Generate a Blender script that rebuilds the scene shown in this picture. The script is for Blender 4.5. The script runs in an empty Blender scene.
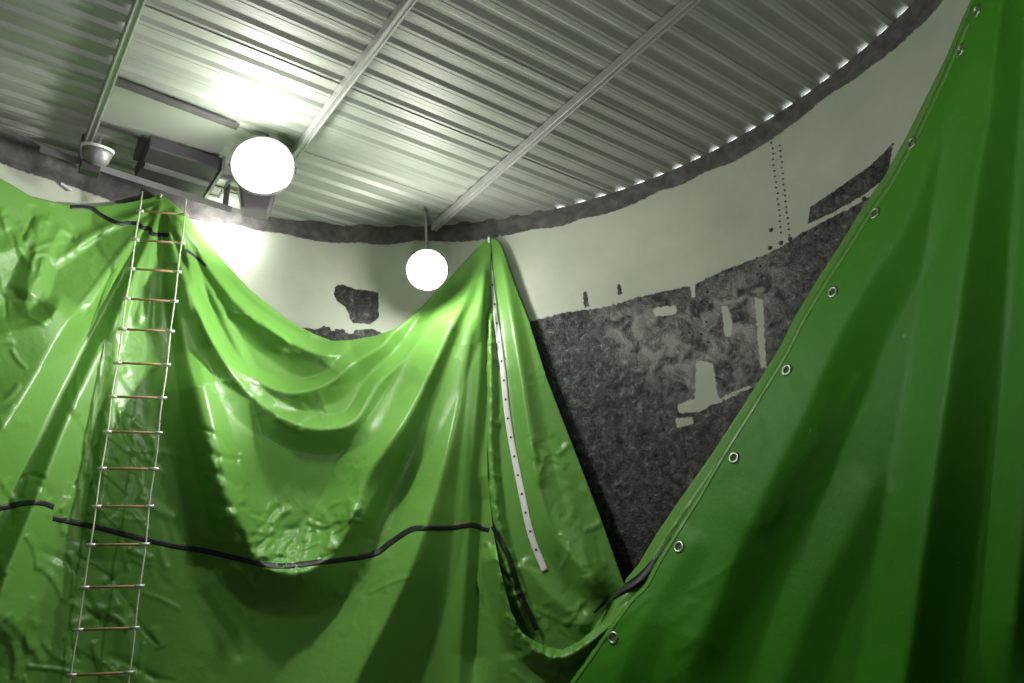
import bpy, bmesh, math, random
import numpy as np
from mathutils import Matrix, Vector
random.seed(4); np.random.seed(4)
S = bpy.context.scene
COL = S.collection

# ------------------------------------------------------------------ survey of the place (metres, eye at z=EYE)
EYE = 1.6
F = 780.0; CX, CY = 512.0, 341.5
PITCH = math.radians(23.15); ROLL = math.radians(3.89)
fw = np.array([0, math.cos(PITCH), math.sin(PITCH)])
up0 = np.array([0, -math.sin(PITCH), math.cos(PITCH)]); rt0 = np.array([1., 0, 0])
rt = math.cos(ROLL)*rt0 - math.sin(ROLL)*up0
up = math.sin(ROLL)*rt0 + math.cos(ROLL)*up0
R = 4.052; C = np.array([-0.6377, 3.0729]); H = 4.44          # tank radius, axis, roof height above eye
BD = np.array([0.78865, 0.61484]); AD = np.array([-0.61484, 0.78865])   # along the roof ribs / across them
E3 = np.array([0, 0, EYE])

def rays(p):
    p = np.asarray(p, float).reshape(-1, 2)
    d = fw*F + np.outer(p[:, 0]-CX, rt) - np.outer(p[:, 1]-CY, up)
    return d/np.linalg.norm(d, axis=1)[:, None]
def on_cyl(p, r):
    """points of the cylinder of radius r (scalar or array) seen along the rays p, relative to the eye"""
    d = rays(p); dx = d[:, :2]
    a = (dx*dx).sum(1); b = -dx@C; c = C@C - np.asarray(r)**2
    t = (-b+np.sqrt(np.maximum(b*b-a*c, 1e-6)))/a
    return d*t[:, None]
def on_z(p, z):
    d = rays(p); return d/d[:, 2:3]*z
def project(q):
    q = np.asarray(q, float).reshape(-1, 3); z = q@fw
    return np.c_[CX+F*(q@rt)/z, CY-F*(q@up)/z], z
def V(q): return Vector((float(q[0]), float(q[1]), float(q[2])+EYE))

# ------------------------------------------------------------------ helpers
def tag(o, label=None, cat=None, group=None, kind=None):
    if label: o['label'] = label
    if cat: o['category'] = cat
    if group: o['group'] = group
    if kind: o['kind'] = kind
    return o
def empty(name, loc):
    o = bpy.data.objects.new(name, None); COL.objects.link(o); o.location = loc
    o.empty_display_size = .1
    return o
def link(name, me, mat, parent=None, smooth=True):
    o = bpy.data.objects.new(name, me); COL.objects.link(o)
    if mat: me.materials.append(mat)
    if smooth:
        me.polygons.foreach_set('use_smooth', [True]*len(me.polygons))
    if parent:
        o.parent = parent
        bpy.context.view_layer.update()
        o.matrix_parent_inverse = Matrix.Translation(-parent.location)
    return o
def mesh_np(name, v, f):
    me = bpy.data.meshes.new(name); me.from_pydata([tuple(map(float, x)) for x in v], [], [tuple(map(int, x)) for x in f]); me.update()
    return me
class MB:
    def __init__(s): s.v = []; s.f = []
    def add(s, v, f):
        n = len(s.v); s.v += [tuple(map(float, x)) for x in v]; s.f += [tuple(i+n for i in q) for q in f]; return s
    def box(s, c, ax, ay, az):
        c, ax, ay, az = (np.asarray(x, float) for x in (c, ax, ay, az))
        v = [c+i*ax+j*ay+k*az for k in (-1, 1) for j in (-1, 1) for i in (-1, 1)]
        return s.add(v, [(0, 2, 3, 1), (4, 5, 7, 6), (0, 1, 5, 4), (2, 6, 7, 3), (0, 4, 6, 2), (1, 3, 7, 5)])
    def tube(s, pts, r, n=8):
        pts = [np.asarray(p, float) for p in pts]; vs = []; fs = []
        rr = r if hasattr(r, '__len__') else [r]*len(pts)
        for i, p in enumerate(pts):
            t = pts[min(i+1, len(pts)-1)]-pts[max(i-1, 0)]; t = t/np.linalg.norm(t)
            u = np.cross(t, [0, 0, 1.]) if abs(t[2]) < .9 else np.cross(t, [1., 0, 0]); u /= np.linalg.norm(u); w = np.cross(t, u)
            for k in range(n):
                a = 2*math.pi*k/n; vs.append(p+rr[i]*(math.cos(a)*u+math.sin(a)*w))
        for i in range(len(pts)-1):
            for k in range(n): fs.append((i*n+k, i*n+(k+1) % n, (i+1)*n+(k+1) % n, (i+1)*n+k))
        fs.append(tuple(range(n))[::-1]); fs.append(tuple((len(pts)-1)*n+k for k in range(n)))
        return s.add(vs, fs)
    def lathe(s, c, ax, prof, n=24):
        c = np.asarray(c, float); ax = np.asarray(ax, float); ax = ax/np.linalg.norm(ax)
        u = np.cross(ax, [0, 0, 1.]) if abs(ax[2]) < .9 else np.cross(ax, [1., 0, 0]); u /= np.linalg.norm(u); w = np.cross(ax, u)
        vs = []; fs = []
        for (r, h) in prof:
            for k in range(n):
                a = 2*math.pi*k/n; vs.append(c+ax*h+r*(math.cos(a)*u+math.sin(a)*w))
        for i in range(len(prof)-1):
            for k in range(n): fs.append((i*n+k, i*n+(k+1) % n, (i+1)*n+(k+1) % n, (i+1)*n+k))
        return s.add(vs, fs)
    def build(s, name, mat, parent=None, smooth=False, bevel=0):
        me = bpy.data.meshes.new(name); me.from_pydata([(x, y, z+EYE) for x, y, z in s.v], [], s.f); me.update()
        bm = bmesh.new(); bm.from_mesh(me); bmesh.ops.recalc_face_normals(bm, faces=bm.faces)
        if bevel: bmesh.ops.bevel(bm, geom=bm.edges[:], offset=bevel, segments=2, affect='EDGES', profile=.5)
        bm.to_mesh(me); bm.free()
        return link(name, me, mat, parent, smooth)

# ------------------------------------------------------------------ materials
def new_mat(name):
    m = bpy.data.materials.new(name); m.use_nodes = True; nt = m.node_tree
    return m, nt, nt.nodes, nt.links, nt.nodes['Principled BSDF']
def simple(name, col, rough=.5, metal=0, spec=.5, noise=None):
    m, nt, N, L, b = new_mat(name)
    b.inputs['Base Color'].default_value = (*col, 1); b.inputs['Roughness'].default_value = rough
    b.inputs['Metallic'].default_value = metal; b.inputs['Specular IOR Level'].default_value = spec
    if noise:
        sc, amt = noise
        tc = N.new('ShaderNodeTexCoord'); n = N.new('ShaderNodeTexNoise'); n.inputs['Scale'].default_value = sc; n.inputs['Detail'].default_value = 5
        mx = N.new('ShaderNodeMix'); mx.data_type = 'RGBA'
        mx.inputs[6].default_value = (*[c*(1-amt) for c in col], 1); mx.inputs[7].default_value = (*[min(1, c*(1+amt)) for c in col], 1)
        L.new(tc.outputs['Object'], n.inputs['Vector']); L.new(n.outputs['Fac'], mx.inputs[0]); L.new(mx.outputs[2], b.inputs['Base Color'])
    return m
def emis(name, col, st):
    m, nt, N, L, b = new_mat(name)
    b.inputs['Base Color'].default_value = (.8, .8, .8, 1); b.inputs['Emission Color'].default_value = (*col, 1); b.inputs['Emission Strength'].default_value = st
    return m
def tarp_mat(name, col, trans, rough=.34, crumple=.22):
    m, nt, N, L, b = new_mat(name)
    tc = N.new('ShaderNodeTexCoord')
    n = N.new('ShaderNodeTexNoise'); n.inputs['Scale'].default_value = 2.2; n.inputs['Detail'].default_value = 6
    mx = N.new('ShaderNodeMix'); mx.data_type = 'RGBA'
    mx.inputs[6].default_value = (*[c*.93 for c in col], 1); mx.inputs[7].default_value = (*[c*1.07 for c in col], 1)
    L.new(tc.outputs['Object'], n.inputs['Vector']); L.new(n.outputs['Fac'], mx.inputs[0]); L.new(mx.outputs[2], b.inputs['Base Color'])
    r2 = N.new('ShaderNodeTexNoise'); r2.inputs['Scale'].default_value = 9; r2.inputs['Detail'].default_value = 4
    mr = N.new('ShaderNodeMapRange'); mr.inputs[3].default_value = rough-.06; mr.inputs[4].default_value = rough+.08
    L.new(tc.outputs['Object'], r2.inputs['Vector']); L.new(r2.outputs['Fac'], mr.inputs[0]); L.new(mr.outputs[0], b.inputs['Roughness'])
    b.inputs['Specular IOR Level'].default_value = .45 if crumple else .28
    # fine film ripple
    w = N.new('ShaderNodeTexNoise'); w.inputs['Scale'].default_value = 14; w.inputs['Detail'].default_value = 3; w.inputs['Distortion'].default_value = 1.2
    bp = N.new('ShaderNodeBump'); bp.inputs['Strength'].default_value = .12; bp.inputs['Distance'].default_value = .02
    L.new(tc.outputs['Object'], w.inputs['Vector']); L.new(w.outputs['Fac'], bp.inputs['Height'])
    # sharp facetted crumple, only in patches
    dn = N.new('ShaderNodeTexNoise'); dn.inputs['Scale'].default_value = 3; dn.inputs['Detail'].default_value = 2
    vm = N.new('ShaderNodeVectorMath'); vm.operation = 'SCALE'; vm.inputs['Scale'].default_value = .35
    va = N.new('ShaderNodeVectorMath'); va.operation = 'ADD'
    L.new(tc.outputs['Object'], dn.inputs['Vector']); L.new(dn.outputs['Color'], vm.inputs[0]); L.new(vm.outputs[0], va.inputs[0]); L.new(tc.outputs['Object'], va.inputs[1])
    vo = N.new('ShaderNodeTexVoronoi'); vo.inputs['Scale'].default_value = 6.5; vo.inputs['Randomness'].default_value = 1
    L.new(va.outputs[0], vo.inputs['Vector'])
    pm = N.new('ShaderNodeTexNoise'); pm.inputs['Scale'].default_value = 1.3; pm.inputs['Detail'].default_value = 2
    L.new(tc.outputs['Object'], pm.inputs['Vector'])
    pr = N.new('ShaderNodeMapRange'); pr.inputs[1].default_value = .5; pr.inputs[2].default_value = .72; pr.inputs[3].default_value = .0; pr.inputs[4].default_value = crumple
    L.new(pm.outputs['Fac'], pr.inputs[0])
    b2 = N.new('ShaderNodeBump'); b2.inputs['Distance'].default_value = .06
    L.new(pr.outputs[0], b2.inputs['Strength']); L.new(vo.outputs['Distance'], b2.inputs['Height']); L.new(bp.outputs[0], b2.inputs['Normal']); L.new(b2.outputs[0], b.inputs['Normal'])
    tr = N.new('ShaderNodeBsdfTranslucent'); tr.inputs['Color'].default_value = (col[0]*.9, col[1]*1.25, col[2]*.5, 1)
    ms = N.new('ShaderNodeMixShader'); ms.inputs[0].default_value = trans
    L.new(b.outputs[0], ms.inputs[1]); L.new(tr.outputs[0], ms.inputs[2]); L.new(ms.outputs[0], N['Material Output'].inputs['Surface'])
    return m
GREEN = (.14, .345, .06)
M = {}
M['tarp'] = tarp_mat('green_sheeting', GREEN, .12)
M['tarp_shaded'] = tarp_mat('green_sheeting_smooth_shaded', (.06, .29, .012), .12, .5, .0)  # same liner as on the left, its shade put into a darker green
M['black'] = simple('black_tape', (.012, .014, .014), .45, noise=(30, .3))
M['galv'] = simple('galvanised_steel', (.42, .44, .41), .42, .55, noise=(6, .15))
M['dark'] = simple('dark_grey_metal', (.045, .043, .047), .5, .1, noise=(8, .3))
M['mid'] = simple('grey_metal', (.22, .22, .22), .45, .4, noise=(8, .25))
M['lampbody'] = simple('lamp_housing', (.16, .14, .16), .5, .1)
M['rope'] = simple('pale_rope', (.62, .66, .5), .7, noise=(60, .2))
M['wood'] = simple('rung_wood', (.42, .27, .15), .6, noise=(30, .3))
M['ferrule'] = simple('ferrule', (.72, .72, .66), .35, .5)
M['white_strip'] = simple('white_webbing', (.72, .72, .7), .6)
M['hole'] = simple('hole_dark', (.02, .03, .02), .7)
M['chrome'] = simple('eyelet_metal', (.34, .40, .31), .3, .9)
M['bolt'] = simple('pitted_bolt', (.06, .06, .055), .6, .3)
M['eyehole'] = simple('eyelet_shadow', (.04, .11, .03), .7)
M['stud'] = simple('rust_stud', (.17, .18, .15), .7)
M['floor'] = simple('concrete_floor', (.2, .2, .19), .8, noise=(3, .3))
M['whiteplastic'] = simple('white_plastic', (.75, .75, .75), .35)
M['tie'] = simple('tie_cord', (.7, .68, .6), .7)
M['lens'] = emis('lamp_glow', (1, .97, .95), 14)

def wall_material():
    m, nt, N, L, b = new_mat('tank_wall')
    tc = N.new('ShaderNodeTexCoord')
    at = N.new('ShaderNodeAttribute'); at.attribute_name = 'paint'
    sep = N.new('ShaderNodeSeparateColor'); L.new(at.outputs['Color'], sep.inputs[0])
    def noise(sc, det, dist=0, rough=.6):
        n = N.new('ShaderNodeTexNoise'); n.inputs['Scale'].default_value = sc; n.inputs['Detail'].default_value = det; n.inputs['Distortion'].default_value = dist; n.inputs['Roughness'].default_value = rough
        L.new(tc.outputs['Object'], n.inputs['Vector']); return n.outputs['Fac']
    def mathn(op, a, b_, clamp=False):
        n = N.new('ShaderNodeMath'); n.operation = op; n.use_clamp = clamp
        for i, x in enumerate((a, b_)):
            if isinstance(x, (int, float)): n.inputs[i].default_value = x
            else: L.new(x, n.inputs[i])
        return n.outputs[0]
    def ramp(x, stops):
        r = N.new('ShaderNodeValToRGB'); e = r.color_ramp.elements
        while len(e) < len(stops): e.new(.5)
        for i, (p, c) in enumerate(stops): e[i].position = p; e[i].color = (*c, 1)
        L.new(x, r.inputs[0]); return r.outputs[0]
    def mix(f, a, c):
        n = N.new('ShaderNodeMix'); n.data_type = 'RGBA'
        L.new(f, n.inputs[0]); L.new(a, n.inputs[6]); L.new(c, n.inputs[7]); return n.outputs[2]
    paint = ramp(noise(1.3, 6), [(.3, (.39, .44, .345)), (.5, (.445, .495, .395)), (.7, (.50, .54, .445))])
    steel = ramp(noise(15, 10, .6, .75), [(.36, (.006, .0062, .006)), (.47, (.029, .031, .029)), (.58, (.07, .074, .069)), (.72, (.27, .28, .26))])
    band = ramp(noise(9, 8, .3), [(.3, (.05, .049, .045)), (.5, (.09, .088, .082)), (.7, (.14, .137, .125))])
    thr = mathn('SUBTRACT', noise(26, 6), .5)
    def mask(ch, amp, k):
        x = mathn('ADD', sep.outputs[ch], mathn('MULTIPLY', thr, amp))
        return mathn('MULTIPLY', mathn('SUBTRACT', x, .5-.5/k), k, True)
    mottle = ramp(noise(5.5, 8, 1.0), [(.40, (0, 0, 0)), (.62, (1, 1, 1))])
    # blue channel: half worn zone where steel and thin paint mingle
    half = mathn('MULTIPLY', sep.outputs[2], mathn('MULTIPLY', mottle, .75))
    wn = N.new('ShaderNodeRGB'); wn.outputs[0].default_value = (.26, .27, .245, 1)
    c = mix(half, steel, wn.outputs[0])
    mp = mask(0, .9, 6)
    c = mix(mp, c, paint)
    mb = mask(1, .9, 5)
    c = mix(mb, c, band)
    L.new(c, b.inputs['Base Color'])
    bare = mathn('SUBTRACT', 1.0, mp, True)
    L.new(mathn('MULTIPLY', bare, .72), b.inputs['Metallic'])
    rg = N.new('ShaderNodeMapRange'); rg.inputs[3].default_value = .25; rg.inputs[4].default_value = .62
    L.new(noise(34, 6), rg.inputs[0])
    ro = N.new('ShaderNodeMix'); ro.inputs[3].default_value = .7
    L.new(mp, ro.inputs[0]); L.new(rg.outputs[0], ro.inputs[2]); L.new(ro.outputs[0], b.inputs['Roughness'])
    bp = N.new('ShaderNodeBump'); bp.inputs['Strength'].default_value = .5; bp.inputs['Distance'].default_value = .012
    L.new(noise(55, 8), bp.inputs['Height']); 
    bs = N.new('ShaderNodeMath'); bs.operation = 'MULTIPLY_ADD'; L.new(bare, bs.inputs[0]); bs.inputs[1].default_value = .55; bs.inputs[2].default_value = .08
    L.new(bs.outputs[0], bp.inputs['Strength']); L.new(bp.outputs[0], b.inputs['Normal'])
    return m
M['wall'] = wall_material()

def deck_material():
    m, nt, N, L, b = new_mat('roof_deck')
    tc = N.new('ShaderNodeTexCoord')
    n = N.new('ShaderNodeTexNoise'); n.inputs['Scale'].default_value = 1.1; n.inputs['Detail'].default_value = 6
    mp = N.new('ShaderNodeMapping'); mp.inputs['Rotation'].default_value = (0, 0, -math.atan2(BD[1], BD[0])); mp.inputs['Scale'].default_value = (.35, 3, 1)
    L.new(tc.outputs['Object'], mp.inputs['Vector']); L.new(mp.outputs[0], n.inputs['Vector'])
    mx = N.new('ShaderNodeMix'); mx.data_type = 'RGBA'
    mx.inputs[6].default_value = (.25, .285, .235, 1); mx.inputs[7].default_value = (.36, .39, .335, 1)
    L.new(n.outputs['Fac'], mx.inputs[0]); L.new(mx.outputs[2], b.inputs['Base Color'])
    b.inputs['Metallic'].default_value = .15; b.inputs['Roughness'].default_value = .5
    return m
M['deck'] = deck_material()

# ------------------------------------------------------------------ polygons, folds and sheets
def inside(P, poly):
    x, y = P[:, 0], P[:, 1]; r = np.zeros(len(P), bool); n = len(poly)
    for i in range(n):
        x1, y1 = poly[i]; x2, y2 = poly[(i+1) % n]
        if y1 == y2: continue
        c = ((y1 > y) != (y2 > y)) & (x < (x2-x1)*(y-y1)/(y2-y1)+x1)
        r ^= c
    return r
def nearest_on(P, poly, closed=True):
    best = np.full(len(P), 1e9); out = np.zeros_like(P); n = len(poly)
    for i in range(n if closed else n-1):
        a = np.array(poly[i], float); b = np.array(poly[(i+1) % n], float); ab = b-a; l2 = ab@ab
        if l2 == 0: continue
        t = np.clip(((P-a)@ab)/l2, 0, 1); q = a+t[:, None]*ab; d = ((P-q)**2).sum(1)
        k = d < best; best[k] = d[k]; out[k] = q[k]
    return out, np.sqrt(best)
def smooth_poly(pts, n=6):
    """Catmull-Rom through pts"""
    p = [np.array(q, float) for q in pts]; p = [2*p[0]-p[1]]+p+[2*p[-1]-p[-2]]; out = []
    for i in range(1, len(p)-2):
        for k in range(n):
            t = k/n; a, b, c, d = p[i-1:i+3]
            out.append(.5*((2*b)+(c-a)*t+(2*a-5*b+4*c-d)*t*t+(3*b-a-3*c+d)*t**3))
    out.append(p[-2]); return np.array(out)
class Fold:
    """a crease: height amp (m) falling off over wl / wr to its left / right (walking along it)"""
    def __init__(s, pts, amp, wl, wr, k0=.35, k1=1., e=2.5, smooth=True, taper=True):
        s.p = smooth_poly(pts, 5) if smooth and len(pts) > 2 else np.array(pts, float)
        s.amp, s.wl, s.wr, s.k0, s.k1, s.e, s.taper = amp, wl, wr, k0, k1, e, taper
        seg = np.linalg.norm(np.diff(s.p, axis=0), axis=1); s.cum = np.r_[0, np.cumsum(seg)]
        m = max(wl, wr)*max(k0, k1)*4.5
        s.bb = (s.p[:, 0].min()-m, s.p[:, 0].max()+m, s.p[:, 1].min()-m, s.p[:, 1].max()+m)
    def add(s, P, out):
        k = np.where((P[:, 0] > s.bb[0]) & (P[:, 0] < s.bb[1]) & (P[:, 1] > s.bb[2]) & (P[:, 1] < s.bb[3]))[0]
        if not len(k): return
        Q = P[k]; best = np.full(len(Q), 1e12); tt = np.zeros(len(Q)); sd = np.zeros(len(Q))
        for i in range(len(s.p)-1):
            a, b = s.p[i], s.p[i+1]; ab = b-a; l2 = ab@ab
            if l2 < 1e-9: continue
            t = np.clip(((Q-a)@ab)/l2, 0, 1); q = a+t[:, None]*ab; d = ((Q-q)**2).sum(1)
            j = d < best; best[j] = d[j]; tt[j] = s.cum[i]+t[j]*math.sqrt(l2)
            cr = ab[0]*(Q[:, 1]-a[1])-ab[1]*(Q[:, 0]-a[0]); sd[j] = np.sign(cr[j])   # + = right of the walk in image coords
        L = s.cum[-1]; u = tt/L; kk = s.k0+(s.k1-s.k0)*u
        w = np.where(sd > 0, s.wr, s.wl)*kk
        d = np.sqrt(best)
        x = (np.sqrt(d*d+s.e**2)-s.e)/np.maximum(w, .5)
        a = s.amp*kk*np.maximum(1-x/2, 0)**1.25
        if s.taper: a = a*np.clip(u/.06+.05, 0, 1)*np.clip((1-u)/.1, 0, 1)
        out[k] += a
def crinkles(zone, n, length, amp, w, ang, spread):
    """short sharp creases scattered in a polygonal zone; ang in degrees"""
    z = np.array(zone, float); lo, hi = z.min(0), z.max(0); fs = []
    while len(fs) < n:
        c = np.array([random.uniform(lo[0], hi[0]), random.uniform(lo[1], hi[1])])
        if not inside(c[None], zone)[0]: continue
        a = math.radians(ang+random.gauss(0, spread)); l = length*random.uniform(.5, 1.4)
        d = np.array([math.cos(a), math.sin(a)])*l/2; nrm = np.array([-d[1], d[0]])*random.uniform(-.25, .25)
        ww = w*random.uniform(.5, 1.1)
        fs.append(Fold([c-d, c+nrm, c+d], amp*1.1*random.choice((-.8, 1, 1))*random.uniform(.4, 1.2), ww*random.uniform(.35, 1.5), ww*random.uniform(.35, 1), .8, .8, e=.5))
    return fs
class Sheet:
    def __init__(s, base, folds): s.base, s.folds = base, folds
    def radius(s, P):
        P = np.asarray(P, float).reshape(-1, 2); h = s.base(P)
        for f in s.folds: f.add(P, h)
        return R-np.maximum(h, .035)
    def at(s, P, lift=0): return on_cyl(P, s.radius(P)-lift)
    def mesh(s, name, poly, step, mat, parent, thick=.004, zmax=None):
        poly = [tuple(p) for p in poly]; pa = np.array(poly); lo, hi = pa.min(0)-step, pa.max(0)+step
        nx, ny = int((hi[0]-lo[0])/step)+2, int((hi[1]-lo[1])/step)+2
        gx, gy = np.meshgrid(lo[0]+np.arange(nx)*step, lo[1]+np.arange(ny)*step)
        P = np.c_[gx.ravel(), gy.ravel()]; I = inside(P, poly)
        if zmax is not None:
            I &= on_cyl(P, R-.2)[:, 2] < zmax
        idx = np.arange(nx*ny).reshape(ny, nx)
        q = np.c_[idx[:-1, :-1].ravel(), idx[:-1, 1:].ravel(), idx[1:, 1:].ravel(), idx[1:, :-1].ravel()]
        q = q[I[q].any(1)]; used = np.unique(q)
        out = used[~I[used]]
        if len(out):
            sn, _ = nearest_on(P[out], poly)
            ok = np.ones(len(out), bool) if zmax is None else on_cyl(P[out], R-.2)[:, 2] < zmax
            P[out[ok]] = sn[ok]
        re = np.full(nx*ny, -1); re[used] = np.arange(len(used))
        v = s.at(P[used])
        q = re[q]
        me = bpy.data.meshes.new(name); v[:, 2] += EYE
        me.from_pydata(v.tolist(), [], q[:, ::-1].tolist()); me.update()
        bm = bmesh.new(); bm.from_mesh(me); bmesh.ops.remove_doubles(bm, verts=bm.verts, dist=.0008); bmesh.ops.dissolve_degenerate(bm, edges=bm.edges, dist=.0003)
        bm.to_mesh(me); bm.free()
        o = link(name, me, mat, parent)
        md = o.modifiers.new('thickness', 'SOLIDIFY'); md.thickness = thick; md.offset = 0
        return o
    def strip(s, name, pts, width, mat, parent, lift=.004, n=10, widths=None):
        p = smooth_poly(pts, n); k = len(p)
        t = np.gradient(p, axis=0); t /= np.linalg.norm(t, axis=1)[:, None]; nn = np.c_[-t[:, 1], t[:, 0]]
        if widths is None: w = np.full(k, width)
        else: w = np.interp(np.linspace(0, 1, k), np.linspace(0, 1, len(widths)), widths)
        cols = [s.at(p+nn*(w*f)[:, None], lift) for f in (-.5, -.17, .17, .5)]
        v = np.concatenate(cols); v[:, 2] += EYE
        fs = [(c*k+i, c*k+i+1, (c+1)*k+i+1, (c+1)*k+i) for c in range(3) for i in range(k-1)]
        o = link(name, mesh_np(name, v, fs), mat, parent)
        md = o.modifiers.new('thickness', 'SOLIDIFY'); md.thickness = .0015; md.offset = 0
        return o

# ================================================================== ROOM SHELL
# --- wall
def build_wall():
    dz = .022; nz = int((H+.02)/dz)
    th_vis = np.radians(np.arange(-8, 160, .33)); th_rest = np.radians(np.arange(160, 352, 4.))
    th = np.r_[th_vis, th_rest]; n = len(th)
    zs = np.r_[-EYE, -.9, np.linspace(-.5, H, nz)]
    m = len(zs)
    T, Z = np.meshgrid(th, zs)
    top = Z >= H-1e-6
    deg = np.degrees(T)
    Z = np.where(top & ((deg > 73) & (deg < 340)), H+.06, Z)
    pts = np.c_[C[0]+R*np.cos(T).ravel(), C[1]+R*np.sin(T).ravel(), Z.ravel()]
    idx = np.arange(n*m).reshape(m, n); nx_ = np.roll(idx, -1, 1)
    f = np.c_[idx[:-1].ravel(), idx[1:].ravel(), nx_[1:].ravel(), nx_[:-1].ravel()]
    me = bpy.data.meshes.new('wall'); v = pts.copy(); v[:, 2] += EYE
    me.from_pydata(v.tolist(), [], f.tolist()); me.update()
    px, dep = project(pts); px[dep < .1] = -9999
    ny = lambda k: np.sin(T.ravel()*k+k)
    z = Z.ravel()
    # bare steel below the upper seam, paint above it
    seam = 3.21+.02*ny(9)+.012*ny(31)
    paint = np.clip(.5+(z-seam)/.07, 0, 1)
    def patch(poly, soft=5):
        _, d = nearest_on(px, poly); return np.clip(.5+np.where(inside(px, poly), d, -d)/soft, 0, 1)
    bare = [[(335, 287), (341, 284), (356, 289), (378, 292), (379, 318), (370, 324), (352, 323), (346, 308), (338, 302), (334, 296)],
            [(316, 331), (324, 326), (330, 327), (330, 345), (312, 345)], [(335, 329), (345, 329), (346, 345), (335, 345)],
            [(354, 330), (372, 329), (385, 334), (385, 345), (354, 345)],
            [(808, 224), (810, 207), (834, 191), (871, 165), (888, 148), (894, 142), (887, 178), (862, 196), (834, 212)],
            [(583, 292), (587, 291), (589, 306), (584, 308)], [(617, 284), (621, 284), (622, 294), (618, 296)],
            [(648, 303), (662, 292), (682, 288), (686, 300), (660, 306)]]
    for b in bare: paint = np.minimum(paint, 1-patch(b, 4))
    keep = [[(721, 306), (727, 305), (733, 322), (731, 337), (724, 336)], [(754, 298), (763, 298), (767, 368), (760, 369)],
            [(696, 360), (713, 362), (716, 378), (719, 402), (700, 412), (678, 414), (676, 405), (694, 398)],
            [(674, 418), (692, 416), (695, 425), (676, 428)], [(652, 308), (678, 304), (676, 315), (655, 317)],
            [(690, 278), (695, 278), (696, 298), (691, 298)], [(716, 399), (760, 381), (760, 385), (717, 404)]]
    for b in keep: paint = np.maximum(paint, .82*patch(b, 5))
    paint = np.minimum(paint, 1-.36*patch([(769, 141), (782, 141), (793, 236), (778, 240)], 6))
    half = np.maximum(patch([(600, 306), (690, 296), (760, 262), (790, 240), (770, 330), (745, 395), (690, 400), (640, 370), (600, 340)], 40)*.9, .1)
    band = np.clip(.5+(z-(4.25+.02*ny(13)+.015*ny(41)))/.05, 0, 1)
    wide = np.clip((deg.ravel()-126)/10, 0, 1)
    band = np.maximum(band, np.clip(.5+(z-(4.25-.10*wide+.03*ny(17)))/.05, 0, 1))
    col = np.c_[paint, band, half, np.ones(len(z))].astype(np.float32)
    ca = me.color_attributes.new('paint', 'FLOAT_COLOR', 'POINT'); ca.data.foreach_set('color', col.ravel())
    o = link('wall_round', me, M['wall'])
    tag(o, 'round steel tank wall, pale paint above and bare pitted steel below', kind='structure')
    return o
wall = build_wall()
def wall_pt(p, lift=0): return on_cyl(p, R-lift)

# --- floor
mb = MB(); n = 72
mb.add([(C[0]+R*math.cos(2*math.pi*k/n), C[1]+R*math.sin(2*math.pi*k/n), z) for z in (-EYE, -EYE-.1) for k in range(n)],
       [tuple(range(n)), tuple(range(2*n-1, n-1, -1))]+[(k, (k+1) % n, n+(k+1) % n, n+k) for k in range(n)])
tag(mb.build('floor', M['floor']), 'concrete floor of the tank', kind='structure')

# --- corrugated deck
def build_deck():
    pitch = .1915; a0 = -.003; hr = .024; prof = []
    k0 = int(-(R+.3)/pitch)-1; k1 = -k0
    for k in range(k0, k1+1):
        c = a0+k*pitch
        prof += [(c-.056, 0), (c-.024, hr), (c+.024, hr), (c+.056, 0)]
        if (k+1) % 5 == 0: prof += [(c+.088, 0), (c+.0885, -.010), (c+.0945, -.010), (c+.095, 0)]
        else: prof += [(c+.088, 0), (c+.0895, -.003), (c+.0925, -.003), (c+.094, 0)]
    v = []; f = []; Re = R+.02; Rl = R+.3
    ns = 24; rows = []
    for a, z in prof:
        if abs(a) >= Re-.02: continue
        b0 = -math.sqrt(Rl*Rl-a*a); b1 = math.sqrt(Re*Re-a*a)
        if a > 2.75 or a < -3.3: b1 = math.sqrt(Rl*Rl-a*a)
        rows.append([(a, b0+(b1-b0)*t/ns, z) for t in range(ns+1)])
    for r in rows:
        for a, b, z in r:
            q = C+AD*a+BD*b; v.append((q[0], q[1], H+z+EYE))
    w = ns+1
    for i in range(len(rows)-1):
        for t in range(ns): f.append((i*w+t, i*w+t+1, (i+1)*w+t+1, (i+1)*w+t))
    o = link('ceiling', mesh_np('ceiling', v, f), M['deck'], smooth=False)
    tag(o, 'ribbed galvanised steel roof deck', kind='structure')
build_deck()

# --- seal clumps of the rim angle under the deck on the right are part of the wall band; purlins
def roof_xy(a, b): return C+AD*a+BD*b
def purlin(b, a_lo, a_hi, label):
    root = empty('roof_purlin', V([*roof_xy(a_lo, b), H-.04]))
    tag(root, label, 'purlin', 'steel purlins under the roof deck')
    def ext(prof, name, mat, lo, hi):
        m = MB(); vs = []
        for a in (lo, hi):
            for db, z in prof: q = roof_xy(a, b+db); vs.append((q[0], q[1], H+z))
        k = len(prof); m.add(vs, [(i, (i+1) % k, k+(i+1) % k, k+i) for i in range(k)]+[tuple(range(k))[::-1], tuple(range(k, 2*k))])
        m.build(name, mat, root)
    # lipped channel, open side to the right wall
    ext([(-.03, -.012), (.035, -.012), (.035, -.03), (.031, -.03), (.031, -.016), (-.026, -.016), (-.026, -.081), (.031, -.081), (.031, -.066), (.035, -.066), (.035, -.085), (-.03, -.085)], 'channel', M['galv'], a_lo, a_hi)
    for c in (-.02, .022):
        ext([(c-.007, -.086), (c+.007, -.086), (c+.004, -.094), (c-.004, -.094)], 'flange_rib', M['galv'], a_lo, a_hi)
    return root
purlin(-.855, -3.6, 3.88, 'grey steel purlin under the roof, farthest left, ending at the small unlit lamp')
purlin(.675, -3.8, 3.93, 'grey steel purlin under the roof, the middle one, ending beside the glaring floodlight')
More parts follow.
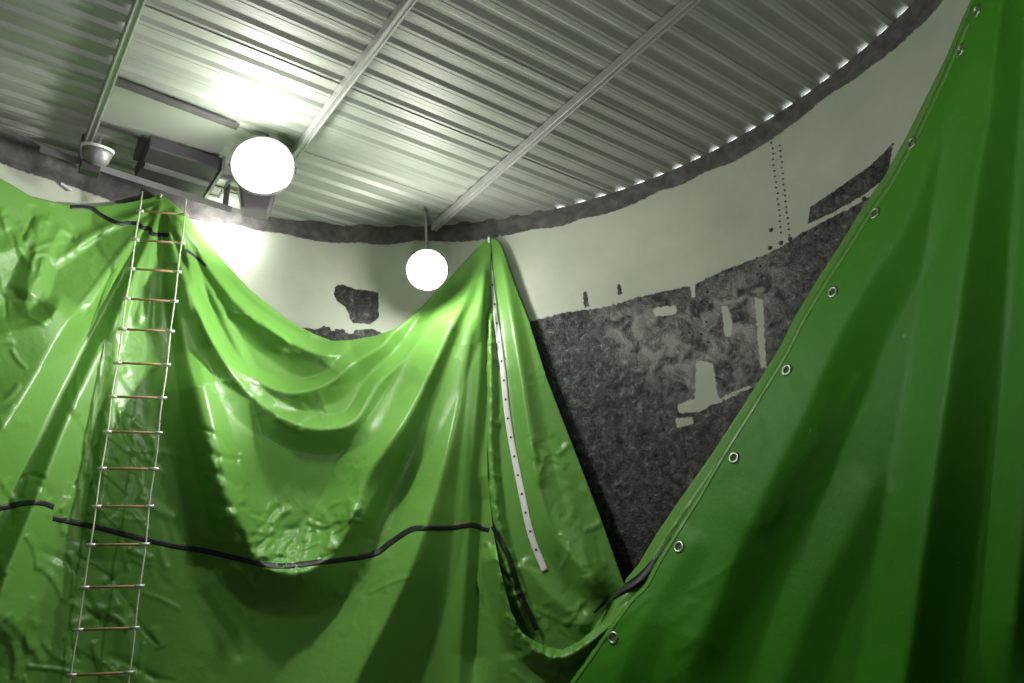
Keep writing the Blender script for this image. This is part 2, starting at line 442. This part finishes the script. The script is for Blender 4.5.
purlin(2.375, -3.15, 3.22, 'grey steel purlin under the roof, the one nearest the right wall')

# ================================================================== LINER SHEETS
def bump_y(P, y0, y1): return np.clip((P[:, 1]-y0)/(y1-y0), 0, 1)
def sst(x): x = np.clip(x, 0, 1); return x*x*(3-2*x)

A1_top = [(-110, 138), (-60, 155), (0, 178), (30, 196), (75, 207), (97, 206), (125, 203), (150, 198), (162, 195), (172, 202), (186, 215), (205, 240), (228, 266), (250, 290), (290, 322), (316, 335), (332, 341), (352, 340), (375, 336), (395, 329), (420, 309), (440, 288), (460, 268), (476, 250), (488, 239)]
A1_edge = [(491, 246), (490, 300), (488, 350), (487, 400), (487, 450), (489, 490), (493, 530), (501, 572), (511, 612), (522, 633), (532, 640), (547, 647), (563, 650), (580, 641), (600, 625), (620, 606), (645, 588)]
A1_poly = A1_top+A1_edge+[(740, 560), (760, 800), (-110, 800)]
top_x = np.array([p[0] for p in A1_top]); top_y = np.array([p[1] for p in A1_top])
def baseA1(P):
    x, y = P[:, 0], P[:, 1]
    d = y-np.interp(x, top_x, top_y)
    h = .10+.10*sst(d/250)
    # the swag between the two hanging points bellies inward
    u = np.clip((x-165)/(485-165), 0, 1)
    h = h+np.sin(np.pi*u)**1.2*(.11*sst((y-320)/110)-.17*sst((y-425)/75)-.04*sst((y-560)/60))
    h = h+.07*sst((x-380)/110)*sst((y-300)/250)
    # around the ladder stay close to the wall
    h = h-.05*np.exp(-((x-125)/50)**2)
    return h
fA = []
# pleats fanning out of the left hanging point
fA += [Fold([(158, 203), (139, 229), (94, 286), (58, 336), (20, 400), (-20, 464), (-110, 600)], .42, 34, 74, .1, 1.),
       Fold([(161, 204), (147, 245), (117, 312), (90, 370), (63, 430), (40, 490), (8, 570), (-20, 660)], .21, 24, 16, .12, 1.),
       Fold([(163, 204), (150, 240), (134, 285), (121, 330), (112, 400), (104, 480), (98, 560)], .085, 20, 9, .3, 1.1),
       Fold([(168, 205), (170, 250), (176, 295), (185, 345), (197, 400), (215, 470), (240, 550)], .16, 13, 9, .3, 1.2),
       Fold([(172, 206), (190, 236), (208, 268), (232, 298), (254, 319), (296, 346), (330, 356), (352, 350)], .15, 8, 15, .4, 1., e=1.),
       Fold([(172, 208), (186, 255), (197, 300), (212, 338), (228, 362), (258, 382), (292, 393), (330, 383), (352, 364), (380, 347), (394, 332), (430, 304)], .21, 11, 18, .45, .6, e=1.),
       Fold([(180, 262), (205, 330), (243, 388), (272, 412), (302, 426), (330, 429), (356, 420), (378, 384), (405, 358), (430, 324), (462, 282)], .24, 13, 24, .6, .45, e=1.),
       Fold([(196, 350), (212, 420), (232, 500), (256, 556), (286, 574), (318, 566), (346, 530), (368, 476), (388, 446), (412, 408), (440, 352), (478, 268)], .40, 30, 34, .75, .42, e=2),
       Fold([(182, 214), (215, 262), (262, 306), (300, 330), (330, 341)], .07, 6, 12, .5, 1.)]
# pleats falling from the middle hanging point
fA += [Fold([(488, 246), (479, 300), (466, 360), (455, 420), (441, 476), (413, 562), (384, 625), (354, 684), (315, 770)], .44, 34, 40, .1, 1.),
       Fold([(489, 250), (483, 320), (477, 400), (471, 480), (466, 570), (456, 700), (446, 800)], .10, 9, 11, .2, 1.),
       Fold([(482, 262), (455, 320), (425, 385), (395, 452), (372, 500), (345, 540)], .10, 8, 22, .3, 1.),
       Fold([(489, 260), (486, 330), (484, 420), (482, 500), (478, 600), (472, 700)], -.13, 12, 14, .2, 1.),
       Fold([(484, 250), (462, 300), (440, 345), (415, 385)], .035, 10, 10, .3, 1.)]
for (x, y, a) in ((118, 262, .05), (132, 275, .045), (148, 268, .05), (156, 272, .04), (100, 232, .045), (112, 222, .03), (178, 262, .04), (214, 300, .05)):
    fA.append(Fold([(161, 202), (161+(x-161)*.5, 202+(y-202)*.5+2), (x, y), (161+(x-161)*1.8, 202+(y-202)*1.8+8)], a, 4.5, 6, .25, 1., e=1))
fA += [Fold([(493, 545), (504, 585), (514, 618), (526, 641), (545, 655), (563, 657), (582, 648), (604, 631), (640, 600)], .13, 6, 9, 1, 1., e=1.2), Fold([(484, 262), (483, 340), (482, 420), (485, 500)], .06, 5, 6, .5, 1., e=1.5)]
# left edge of the picture, long slack creases
fA += [Fold([(-40, 330), (10, 322), (40, 318), (62, 300)], .04, 10, 22, 1, .5, e=1.5),
       Fold([(40, 215), (36, 250), (26, 295), (30, 320)], .05, 14, 10, .6, 1., e=1.5),
       Fold([(102, 575), (125, 620), (138, 690)], .02, 5, 9, .6, 1., e=1), Fold([(198, 590), (226, 632), (243, 662)], -.02, 8, 6, .5, .8, e=1),
       Fold([(60, 560), (40, 600), (0, 640)], .03, 10, 14, .7, 1., e=1.5),
       Fold([(520, 650), (530, 700), (540, 780)], .05, 14, 22, .6, 1.)]
fA += [Fold([(-60, 345), (0, 335), (45, 322), (64, 296)], .12, 9, 22, 1, .8, e=1), Fold([(62, 225), (44, 262), (26, 300)], .06, 10, 12, .6, 1., e=1), Fold([(-30, 260), (10, 250), (34, 232)], .05, 10, 12, 1, .6, e=1)]
fA += crinkles([(0, 205), (75, 215), (65, 290), (30, 335), (-10, 335)], 26, 34, .013, 5, 60, 45)
fA += crinkles([(-10, 335), (40, 335), (30, 420), (-10, 430)], 8, 26, .010, 5, 20, 35)
fA += crinkles([(195, 430), (235, 425), (262, 520), (300, 580), (230, 580), (208, 500)], 36, 30, .02, 4, 35, 30)
fA += crinkles([(235, 505), (300, 520), (352, 500), (362, 520), (325, 565), (265, 575)], 46, 30, .022, 4, -50, 26)
fA += crinkles([(255, 400), (350, 405), (360, 420), (300, 432), (258, 412)], 14, 26, .012, 4, 25, 40)
fA += crinkles([(30, 470), (170, 420), (175, 520), (150, 690), (20, 690)], 60, 44, .015, 5, 60, 40)
fA += crinkles([(-10, 480), (40, 480), (20, 690), (-10, 690)], 14, 36, .012, 5, 100, 40)
fA += crinkles([(80, 330), (140, 330), (130, 470), (60, 480)], 16, 34, .007, 4, 70, 25)
fA += crinkles([(335, 560), (420, 480), (400, 600), (330, 690)], 16, 40, .008, 5, -55, 20)
fA += crinkles([(488, 530), (505, 590), (530, 640), (600, 640), (560, 665), (515, 645)], 40, 20, .018, 3.5, 50, 40)
fA += crinkles([(500, 640), (640, 620), (640, 690), (500, 690)], 10, 50, .012, 8, 30, 30)
fA += crinkles([(225, 300), (300, 340), (350, 352), (345, 372), (262, 345)], 14, 28, .010, 4, 25, 22)
SA = Sheet(baseA1, fA)

linerL = empty('tank_liner', V(on_cyl([(162, 197)], R-.15)[0]))
tag(linerL, 'bright green plastic tank liner sheet draped in swags on the left, behind the ladder', 'liner')
SA.mesh('draped_sheet', A1_poly, 1.7, M['tarp'], linerL)

# rear flap: the slack of the liner folded back against the wall beside the middle hanging point
A2_poly = [(478, 262), (484, 244), (489, 238), (497, 240), (502, 247), (512, 277), (529, 321), (546, 376), (562, 418), (578, 459), (591, 493), (604, 527), (614, 556), (624, 584), (640, 590), (640, 660), (560, 690), (500, 660), (470, 560)]
def baseA2(P):
    x, y = P[:, 0], P[:, 1]
    return .09+.10*sst((y-250)/350)
f2 = [Fold([(497, 248), (502, 262), (511, 309), (521, 370), (530, 430), (537, 476), (551, 524), (572, 556), (600, 590), (610, 610)], .13, 12, 12, .3, 1., e=1.5),
      Fold([(548, 440), (566, 488), (578, 530), (588, 560), (598, 600)], .035, 10, 12, .4, 1.),
      Fold([(490, 300), (491, 380), (491, 450), (497, 512), (507, 560), (517, 600), (534, 638)], .09, 4, 4, .8, 1.2, e=1.2),
      Fold([(540, 480), (558, 540), (575, 590), (588, 625)], -.04, 6, 8, .5, 1., e=1.5),
      Fold([(520, 560), (545, 590), (570, 612), (592, 626)], .05, 10, 12, .6, 1., e=1.5)]
f2 += crinkles([(485, 300), (495, 300), (500, 500), (520, 600), (505, 600), (487, 480)], 50, 14, .016, 3, 70, 40)
f2 += crinkles([(555, 440), (570, 440), (606, 570), (590, 600), (560, 520)], 20, 20, .010, 4, 50, 40)
f2 += crinkles([(525, 560), (590, 590), (590, 640), (540, 640)], 18, 24, .009, 4, 40, 40)
f2 += crinkles([(530, 430), (545, 430), (575, 560), (555, 560)], 12, 24, .008, 4, 70, 30)
S2 = Sheet(baseA2, f2)
flap = S2.mesh('folded_flap', A2_poly, 1.7, M['tarp'], linerL)
tag(flap, 'narrow flap folded back beside the bare wall')

# raised lip of the liner running up behind the right sheet
A3_edge = [(560, 654), (590, 631), (612, 597), (622, 584), (639, 564), (656, 535), (675, 507), (712, 454), (746, 402), (779, 349), (796, 315), (818, 279), (840, 245), (862, 209), (884, 177), (906, 138), (926, 98), (946, 58), (962, 20), (975, -8)]
A3_in = [(995, 0), (960, 70), (930, 130), (880, 215), (830, 300), (780, 385), (720, 480), (690, 540), (660, 600), (640, 640), (600, 690), (560, 690)]
def baseA3(P):
    _, d = nearest_on(P, A3_edge, False)
    return .12+.12*sst(d/10)+.06*sst((P[:, 1]-540)/80)
S3 = Sheet(baseA3, crinkles([(600, 600), (640, 565), (680, 505), (700, 520), (650, 590), (610, 640)], 12, 20, .010, 4, -50, 30))
lip = S3.mesh('edge_lip', A3_edge+A3_in, 2.2, M['tarp'], linerL)
tag(lip, 'raised edge of the sheet running up behind the right sheet')

# black marking stripes
SA.strip('marking_stripe', [(-60, 520), (-20, 509), (0, 508), (25, 503), (42, 503), (54, 507)], 5.5, M['black'], linerL)
SA.strip('marking_stripe', [(53, 518), (72, 522), (100, 528), (135, 537), (170, 545), (205, 551), (235, 558), (262, 564), (285, 566), (320, 562), (340, 560), (374, 554), (390, 543), (410, 530), (424, 528), (448, 528), (470, 525), (489, 530)], 5.5, M['black'], linerL)
SA.strip('marking_stripe', [(70, 207), (90, 208), (101, 215), (118, 223), (130, 223), (138, 224), (143, 228), (150, 229), (153, 234), (169, 235)], 4, M['black'], linerL)
SA.strip('marking_stripe', [(186, 250), (196, 257), (206, 266)], 3, M['black'], linerL)
S2.strip('marking_stripe', [(493, 526), (500, 540), (510, 560), (519, 588), (526, 606), (537, 630)], 5, M['black'], linerL, lift=.05)
S3.strip('marking_stripe', [(594, 613), (604, 603), (616, 594), (628, 586), (642, 577), (652, 566), (662, 553), (672, 536)], 7, M['black'], linerL, lift=.03, widths=[2, 4, 6, 7, 10, 9, 5, 1])

# white perforated strip on the flap
wp = [(490.4, 260), (493, 290), (497, 325), (503, 372), (507, 412), (513, 450), (520.6, 488), (528, 523), (535, 547), (545, 571)]
ws = S2.strip('perforated_strip', wp, 6, M['white_strip'], linerL, lift=.012, widths=[2.2, 3.6, 4.8, 5.6, 6, 6.2, 6.5, 6.5, 7, 6.5])
tag(ws, 'white perforated strip')
def ring_at(sheet, p, r, lift):
    q = sheet.at([p], lift)[0]
    e = 5; gx = sheet.at([(p[0]+e, p[1])], lift)[0]-sheet.at([(p[0]-e, p[1])], lift)[0]; gy = sheet.at([(p[0], p[1]+e)], lift)[0]-sheet.at([(p[0], p[1]-e)], lift)[0]
    n = np.cross(gx, gy); n /= np.linalg.norm(n)
    if n@q > 0: n = -n
    return q, n
wps = smooth_poly(wp, 24); acc = np.r_[0, np.cumsum(np.linalg.norm(np.diff(wps, axis=0), axis=1))]
for k in range(15):
    t = 25+k*19.2
    if t > acc[-1]-6: break
    p = (np.interp(t, acc, wps[:, 0]), np.interp(t, acc, wps[:, 1]))
    q, n = ring_at(S2, p, 0, .0145)
    MB().lathe(q, n, [(.0001, .001), (.011, .001), (.011, -.002)], 12).build('hole', M['hole'], ws)
# pale cord tying the left peak up
q = SA.at([(160, 199)], .01)[0]; qt = q+np.array([0, 0, .05])
MB().tube([q, (q+qt)/2+np.array([.02, -.02, 0]), qt, qt+np.array([-.03, 0, .0])], .012, 8).build('tie', M['tie'], linerL, True)
q = S2.at([(489, 241)], .0)[0]
MB().tube([q+np.array([0, 0, -.03]), q+np.array([0, -.02, .02]), q+np.array([0, .02, .07])], .014, 8).build('tie', M['tie'], linerL, True)

# --- right sheet
B_edge = [(986, -30), (967, 20), (949, 62), (931, 102), (912, 141), (890, 181), (868, 213), (845, 250), (823, 284), (801, 321), (784, 354), (751, 408), (718, 461), (698, 496), (674, 534), (656, 564), (645, 585), (630, 600), (613, 623), (592, 653), (570, 684), (525, 760), (470, 850)]
B_poly = B_edge+[(1230, 850), (1230, -220), (1080, -220), (1030, -130)]
def baseB(P):
    x, y = P[:, 0], P[:, 1]
    _, d = nearest_on(P, B_edge, False)
    return .29+.16*sst((y-100)/600)+.05*(1-np.exp(-d/60))
fB = [Fold([(1015, -80), (1003, 0), (990, 100), (972, 210), (953, 350), (930, 500), (903, 683), (880, 800)], .19, 30, 23, .7, 1., e=4),
      Fold([(985, -60), (964, 60), (935, 140), (905, 222), (868, 280), (838, 336), (800, 420), (760, 500), (715, 600), (670, 720)], .15, 26, 60, .5, 1.1, e=6),
      Fold([(868, 365), (848, 395), (815, 445), (780, 490), (745, 540)], .022, 14, 22, .5, 1., e=2),
      Fold([(880, 470), (845, 540), (805, 620), (770, 720)], .07, 22, 30, .5, 1., e=6),
      Fold([(1060, -60), (1052, 100), (1040, 300), (1025, 500), (1005, 700)], .12, 18, 20, .6, 1., e=6),
      Fold([(700, 530), (655, 600), (612, 690), (590, 760)], .05, 18, 30, .5, 1., e=4)]
fB += crinkles([(560, 690), (640, 600), (720, 560), (720, 690)], 8, 60, .008, 9, -35, 22)
fB += crinkles([(700, 470), (800, 380), (860, 380), (760, 540)], 6, 60, .006, 8, -45, 16)
SB = Sheet(baseB, fB)
linerR = empty('tank_liner', V(SB.at([(960, 60)])[0]))
tag(linerR, 'smooth green liner sheet, coloured darker for shade, with metal eyelets along its edge, on the right', 'liner')
SB.mesh('draped_sheet', B_poly, 3, M['tarp_shaded'], linerR, zmax=4.36)
# welded hem seen as a faint raised band beside the edge
for (x, y, r) in [(977, 11, 3), (961, 50, 3), (912, 143, 3.4), (875, 213, 4), (833, 292, 4.4), (787, 370, 4.8), (734, 458, 5.2), (679, 547, 6), (613, 638, 6.4)]:
    q, n = ring_at(SB, (x, y), 0, .004); rr = .042+.004*(y/300)
    m = MB(); prof = []
    for k in range(13):
        a = math.pi*k/12; prof.append((rr*.74-rr*.26*math.cos(a), .010*math.sin(a)))
    m.lathe(q, n, prof+[(rr, -.004), (rr*.48, -.004), (rr*.48, 0)], 28)
    ey = m.build('eyelet', M['chrome'], linerR, True)
    MB().lathe(q, n, [(.0001, -.001), (rr*.5, -.001), (rr*.5, -.003)], 20).build('eyelet_hole', M['eyehole'], ey)
def hemline(inset): 
    p = np.array(B_edge[1:-2], float); t = np.gradient(p, axis=0); t /= np.linalg.norm(t, axis=1)[:, None]
    return (p+np.c_[-t[:, 1], t[:, 0]]*-inset).tolist()
hm = SB.strip('hem', hemline(2.2), 3.2, M['tarp'], linerR, lift=.004, n=8)

# ================================================================== LADDER
D_R, D_L = 6.58, 6.66
def plumb(p_top, p_bot, D):
    """vertical rope line: horizontal direction from two sightings, at horizontal distance D"""
    d = rays([p_top, p_bot]); a = np.mean([math.atan2(x[0], x[1]) for x in d])
    return np.array([math.sin(a)*D, math.cos(a)*D])
xr = plumb((188, 198), (127, 683), D_R); xl = plumb((145, 185), (68, 683), D_L)
t_l = [.6, .5555, .5122, .4692, .4269, .3815, .3378, .2939, .2497, .2058, .1629, .1174, .0739, .0292]
zr = [t*D_L for t in t_l]
while zr[-1] > -1.25: zr.append(zr[-1]-.297)
ladder = empty('rope_ladder', V([*((xl+xr)/2), zr[-1]]))
tag(ladder, 'rope ladder with thin wooden rungs hanging before the left green sheet', 'ladder')
ZT = 4.17
for xy in (xl, xr):
    pts = [np.array([xy[0]+.004*math.sin(9*z+xy[0]*5), xy[1]+.004*math.cos(7*z), z]) for z in np.linspace(zr[-1]-.05, ZT+.03, 60)]
    MB().tube(pts, .0068, 8).build('rope', M['rope'], ladder, True)
for z in zr:
    a = np.array([*xl, z]); b = np.array([*xr, z-.004]); u = (b-a)/np.linalg.norm(b-a)
    rg = MB().tube([a-u*.025, b+u*.025], .0098, 10).build('rung', M['wood'], ladder, True)
    for c in (a, b):
        s = 1 if c is a else -1
        MB().tube([c-u*s*.03, c+u*s*.035], .0135, 10).build('ferrule', M['ferrule'], rg, True)

# ================================================================== FIXTURES UNDER THE ROOF
# rail carrying the ladder and the left peak
zb = 4.175
p0 = on_z([(40, 148)], zb)[0]; p1 = on_z([(231, 209)], zb)[0]
du = (p1-p0)/np.linalg.norm(p1-p0); dn = np.cross(du, [0, 0, 1.])
rail = empty('hanging_rail', V((p0+p1)/2))
tag(rail, 'grey steel rail under the roof that the rope ladder hangs from', 'rail')
L2 = np.linalg.norm(p1-p0)/2
mid = (p0+p1)/2
MB().box(mid, du*L2, dn*.035, np.array([0, 0, .004])).box(mid+dn*.033+np.array([0, 0, -.03]), du*L2, dn*.003, np.array([0, 0, .03])).build('angle', M['mid'], rail)
for s in (-.62, .93):
    c = mid+du*L2*s
    MB().box(c+np.array([0, 0, .13]), du*.025, dn*.006, np.array([0, 0, .132])).build('hanger', M['mid'], rail)

def floodlight(name, c, aim, r, label, lens_mat, hang_to=None):
    c = np.asarray(c, float); aim = np.asarray(aim, float); aim /= np.linalg.norm(aim)
    u = np.cross(aim, [0, 0, 1.]); u /= np.linalg.norm(u)
    root = empty(name, V(c)); tag(root, label, 'floodlight')
    MB().lathe(c, aim, [(.001, -.17), (.05, -.165), (.07, -.14), (.08, -.11), (r*.55, -.09), (r*.85, -.05), (r, 0), (r*.98, .004), (r*.8, -.04), (.03, -.06)], 36).build('housing', M['lampbody'], root, True)
    MB().lathe(c, aim, [(r*.97, -.012), (r*1.05, -.012), (r*1.05, .014), (r*.97, .014), (r*.97, -.012)], 36).build('rim', M['mid'], root, True)
    MB().lathe(c, aim, [(r*.97, .002), (r*.9, .02), (r*.7, .045), (r*.4, .062), (.001, .07)], 36).build('lens', lens_mat, root, True)
    t = c-aim*.2
    MB().tube([c+u*r*1.07, c+u*r*1.07-aim*.1, t+u*.03, t-u*.03, c-u*r*1.07-aim*.1, c-u*r*1.07], .011, 8).build('yoke', M['mid'], root, True)
    if hang_to is not None:
        q = np.array([t[0], t[1], hang_to]); MB().tube([t, (t+q)/2, q], .014, 8).build('stem', M['mid'], root, True)
    return root
def lamp(name, loc, power, size, col=(1, .97, .94), aim=None, kind='POINT', spread=None):
    l = bpy.data.lights.new(name, kind); l.energy = power; l.color = col
    o = bpy.data.objects.new(name, l); COL.objects.link(o); o.location = V(loc)
    if kind == 'POINT': l.shadow_soft_size = size
    if kind == 'AREA':
        l.shape = 'DISK'; l.size = size
    if kind == 'SPOT':
        l.shadow_soft_size = size; l.spot_size = math.radians(spread or 120); l.spot_blend = .6
    if aim is not None: o.rotation_euler = Vector(aim).to_track_quat('-Z', 'Y').to_euler()
    return o

# floodlight 1: under the roof beside the middle purlin, throwing up and inward
c1 = on_z([(263, 166)], 3.98)[0]
aim1 = -rays([(263, 166)])[0]+np.array([-.1, 0, .42])
floodlight('floodlight', c1, aim1, .245, 'glaring white floodlight under the roof left of the middle purlin', M['lens'], H)
# its dark ballast box below
c1b = on_cyl([(256, 203)], R-.5)[0]
bx = empty('ballast_box', V(c1b)); tag(bx, 'dark bucket-shaped box hanging just below the glaring floodlight by the roof', 'box')
m = MB(); d = rays([(256, 203)])[0]; d[2] = 0; d /= np.linalg.norm(d); u = np.cross(d, [0, 0, 1.])
tp = [c1b+i*u*.165+j*d*.12+np.array([0, 0, .12]) for i, j in ((-1, -1), (1, -1), (1, 1), (-1, 1))]; bt = [c1b+i*u*.12+j*d*.09+np.array([0, 0, -.12]) for i, j in ((-1, -1), (1, -1), (1, 1), (-1, 1))]
m.add(tp+bt, [(0, 1, 5, 4), (1, 2, 6, 5), (2, 3, 7, 6), (3, 0, 4, 7), (4, 5, 6, 7), (0, 3, 2, 1)]); m.build('body', M['lampbody'], bx, False, .02)
MB().box(c1b+np.array([0, 0, .13]), u*.17, d*.125, np.array([0, 0, .012])).build('lid', M['lampbody'], bx)
MB().tube([c1b+np.array([0, 0, .13]), c1b+np.array([0, 0, .33])], .012).build('hanger', M['mid'], bx)

# floodlight 2: on the wall left of the middle hanging point
c2 = on_cyl([(427, 270)], 3.45)[0]
floodlight('floodlight', c2, -rays([(427, 270)])[0]+np.array([.0, 0, .1]), .19, 'glaring white floodlight hanging below a purlin end, beside the middle sheet peak', M['lens'], H-.09)

# small unlit lamp at the end of the left purlin
c3 = on_z([(97, 153)], 4.2)[0]
sl = empty('bulkhead_lamp', V(c3)); tag(sl, 'small unlit dome lamp with white rim at the end of the left purlin', 'lamp')
MB().lathe(c3+np.array([0, 0, -.03]), [.25, -.3, 1], [(.03, -.09), (.07, -.08), (.1, -.03), (.115, .03), (.11, .05), (.001, .055)], 28).build('shade', M['mid'], sl, True)
MB().lathe(c3+np.array([.012, -.015, .02]), [.25, -.3, 1], [(.112, 0), (.125, .0), (.125, .022), (.112, .022)], 28).build('rim', M['whiteplastic'], sl, True)
MB().box(c3+np.array([-.05, .02, -.14]), (.06, .045, 0), (-.03, .04, 0), (0, 0, .045)).build('mounting_box', M['dark'], sl, False, .008)
MB().tube([c3+np.array([0, 0, .03]), c3+np.array([0, 0, .16])], .014).build('stem', M['mid'], sl, True)

# dark box and frame under the roof left of floodlight 1
c4 = on_z([(178, 168)], 4.32)[0]
vb = empty('vent_box', V(c4)); tag(vb, 'dark grey rectangular vent box under the roof above the ladder', 'vent')
a3 = np.array([*AD, 0]); b3 = np.array([*BD, 0]); z3 = np.array([0, 0, 1.])
MB().box(c4, b3*.30, a3*.26, z3*.065).build('casing', M['dark'], vb, False, .012)
MB().box(c4-z3*.075, b3*.27, a3*.035, z3*.008).build('panel_rib', M['mid'], vb)
MB().box(c4+b3*.313+z3*.0, b3*.012, a3*.27, z3*.075).build('side_plate', M['mid'], vb)
c5 = on_z([(219, 186)], 4.38)[0]
lf = empty('louvre_frame', V(c5)); tag(lf, 'small grey frame with two pale panes between the vent box and the floodlight', 'frame')
m = MB()
for db, da, hb, ha in ((-.05, 0, .012, .17), (.05, 0, .012, .17), (0, -.16, .06, .012), (0, 0, .06, .012), (0, .16, .06, .012)): m.box(c5+b3*db+a3*da, b3*hb, a3*ha, z3*.02)
m.build('frame', M['mid'], lf)
for s in (-1, 1): MB().box(c5+a3*s*.08, b3*.04, a3*.068, z3*.006).build('pane', M['whiteplastic'], lf)
# flat repair panel let in under the deck
c6 = on_z([(128, 112)], 4.425)[0]
cc = [on_z([p], 4.424)[0] for p in ((113, 84), (236, 130), (216, 160), (148, 142), (96, 124))]
pn = MB(); k = len(cc)
pn.add([q for q in cc]+[q-z3*.006 for q in cc], [tuple(range(k)), tuple(range(2*k-1, k-1, -1))]+[(i, (i+1) % k, k+(i+1) % k, k+i) for i in range(k)])
rp = tag(pn.build('repair_panel', M['deck']), 'flat grey sheet patched under the ribbed roof beside the left purlin', 'panel')
M['strip'] = simple('gap_shade_dark', (.10, .10, .095), .6, .2, noise=(7, .4))  # dark colour for strips that paint in the shadowed gap along the panel
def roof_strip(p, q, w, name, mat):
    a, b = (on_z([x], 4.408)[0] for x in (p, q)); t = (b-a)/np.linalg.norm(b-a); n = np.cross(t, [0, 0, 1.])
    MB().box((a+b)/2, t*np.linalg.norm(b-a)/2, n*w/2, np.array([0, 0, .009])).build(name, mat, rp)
roof_strip((112, 80), (238, 127), .075, 'gap_shade_strip', M['strip'])
roof_strip((98, 122), (143, 138), .05, 'gap_shade_strip', M['strip'])
roof_strip((143, 138), (137, 160), .07, 'gap_shade_strip', M['strip'])
# white clip on the left wall
q = wall_pt([(66, 187)], .02)[0]
MB().box(q, (.035, .028, -.02), (.008, -.01, 0), (0, .005, .014)).build('wall_clip', M['whiteplastic'], None, False, .004)
tag(bpy.data.objects['wall_clip'], 'small white clip on the left wall above the green sheet', 'clip')

# ================================================================== WALL BOLTS
bp = [(770, 248), (781, 243), (790, 239), (803, 234), (815, 229), (827, 223), (840, 216), (852, 209), (771, 230), (864, 199)]
for i in range(17):
    y = 143+i*5.6; bp.append((771.5+i*.62+random.uniform(-.6, .6), y)); bp.append((779.5+i*.62+random.uniform(-.6, .6), y+2.5))
for (x, y) in [(697, 285), (703, 283), (707, 292), (700, 302), (709, 306), (698, 316), (706, 322), (701, 334), (708, 342), (716, 276), (728, 270), (757, 258), (760, 266), (757, 274)]: bp.append((x, y))
for i in range(6): bp.append((590+i*.6, 430+i*14)); bp.append((598+i*.6, 436+i*14))
for i, p in enumerate(bp):
    q = wall_pt([p], 0)[0]; n = np.array([C[0]-q[0], C[1]-q[1], 0]); n /= np.linalg.norm(n); r = .016 if i < 10 else .0075
    MB().lathe(q, n, [(r*1.35, 0), (r*1.3, .004), (r, .004), (r*.95, .011), (.0005, .012)], 6 if i < 10 else 8).build('bolt', M['bolt'] if i < 10 or i > 43 else M['stud'], wall)

# ================================================================== LIGHT
w = bpy.data.worlds.new('World'); S.world = w; w.use_nodes = True
bg = w.node_tree.nodes['Background']; bg.inputs[0].default_value = (.93, .97, 1, 1); bg.inputs[1].default_value = 2.2
nrm1 = aim1/np.linalg.norm(aim1)
lamp('floodlight_beam', c1+nrm1*.2, 66, .12)
lamp('floodlight_beam', c1+nrm1*.16+np.array([0, 0, -.1]), 230, .12, aim=np.array([1.2, 1.2, -3.8]), kind='SPOT', spread=80).data.spot_blend = 1
wl = on_cyl([(222, 232)], R-.32)[0]
lamp('wall_spill_fill', wl+np.array([.05, -.05, .2]), 60, .08, aim=np.array([wl[0]-C[0], wl[1]-C[1], -.3]), kind='SPOT', spread=150).data.spot_blend = 1  # extra lamp added close to the wall to brighten this patch; no fixture here
n2 = -rays([(427, 270)])[0]
lamp('wall_floodlight_beam', c2+n2*.2+np.array([-.05, -.05, 0]), 430, .1, aim=np.array([-3.3, -1.4, -.75]), kind='SPOT', spread=96).data.spot_blend = 1
lamp('wall_floodlight_beam', c2+n2*.2, 80, .1)
# added fill lights out of view, with no fixtures of their own
p = np.array([1.75, 3.9, 4.25])
lamp('offframe_fill_beam', p, 240, .16, aim=np.array([-3.7, 5.6, .3])-p, kind='SPOT', spread=84).data.spot_blend = 1
p = np.array([-.6, 1.2, -.9])  # unseen upward fill, added to brighten the roof evenly
lamp('upward_fill_beam', p, 430, .2, aim=(.05, .25, 1), kind='SPOT', spread=125).data.spot_blend = 1

# ================================================================== CAMERA
cam = bpy.data.cameras.new('camera'); co = bpy.data.objects.new('camera', cam); COL.objects.link(co)
cam.sensor_width = 36; cam.lens = F/1024*36; cam.clip_start = .05
m = Matrix((rt, up, -fw)).transposed().to_4x4(); m.translation = (0, 0, EYE); co.matrix_world = m
S.camera = co
vs = S.view_settings; vs.view_transform = 'Standard'; vs.look = 'None'; vs.gamma = 1; vs.exposure = -.06; vs.use_curve_mapping = False
S.cycles.use_denoising = True; S.cycles.max_bounces = 8
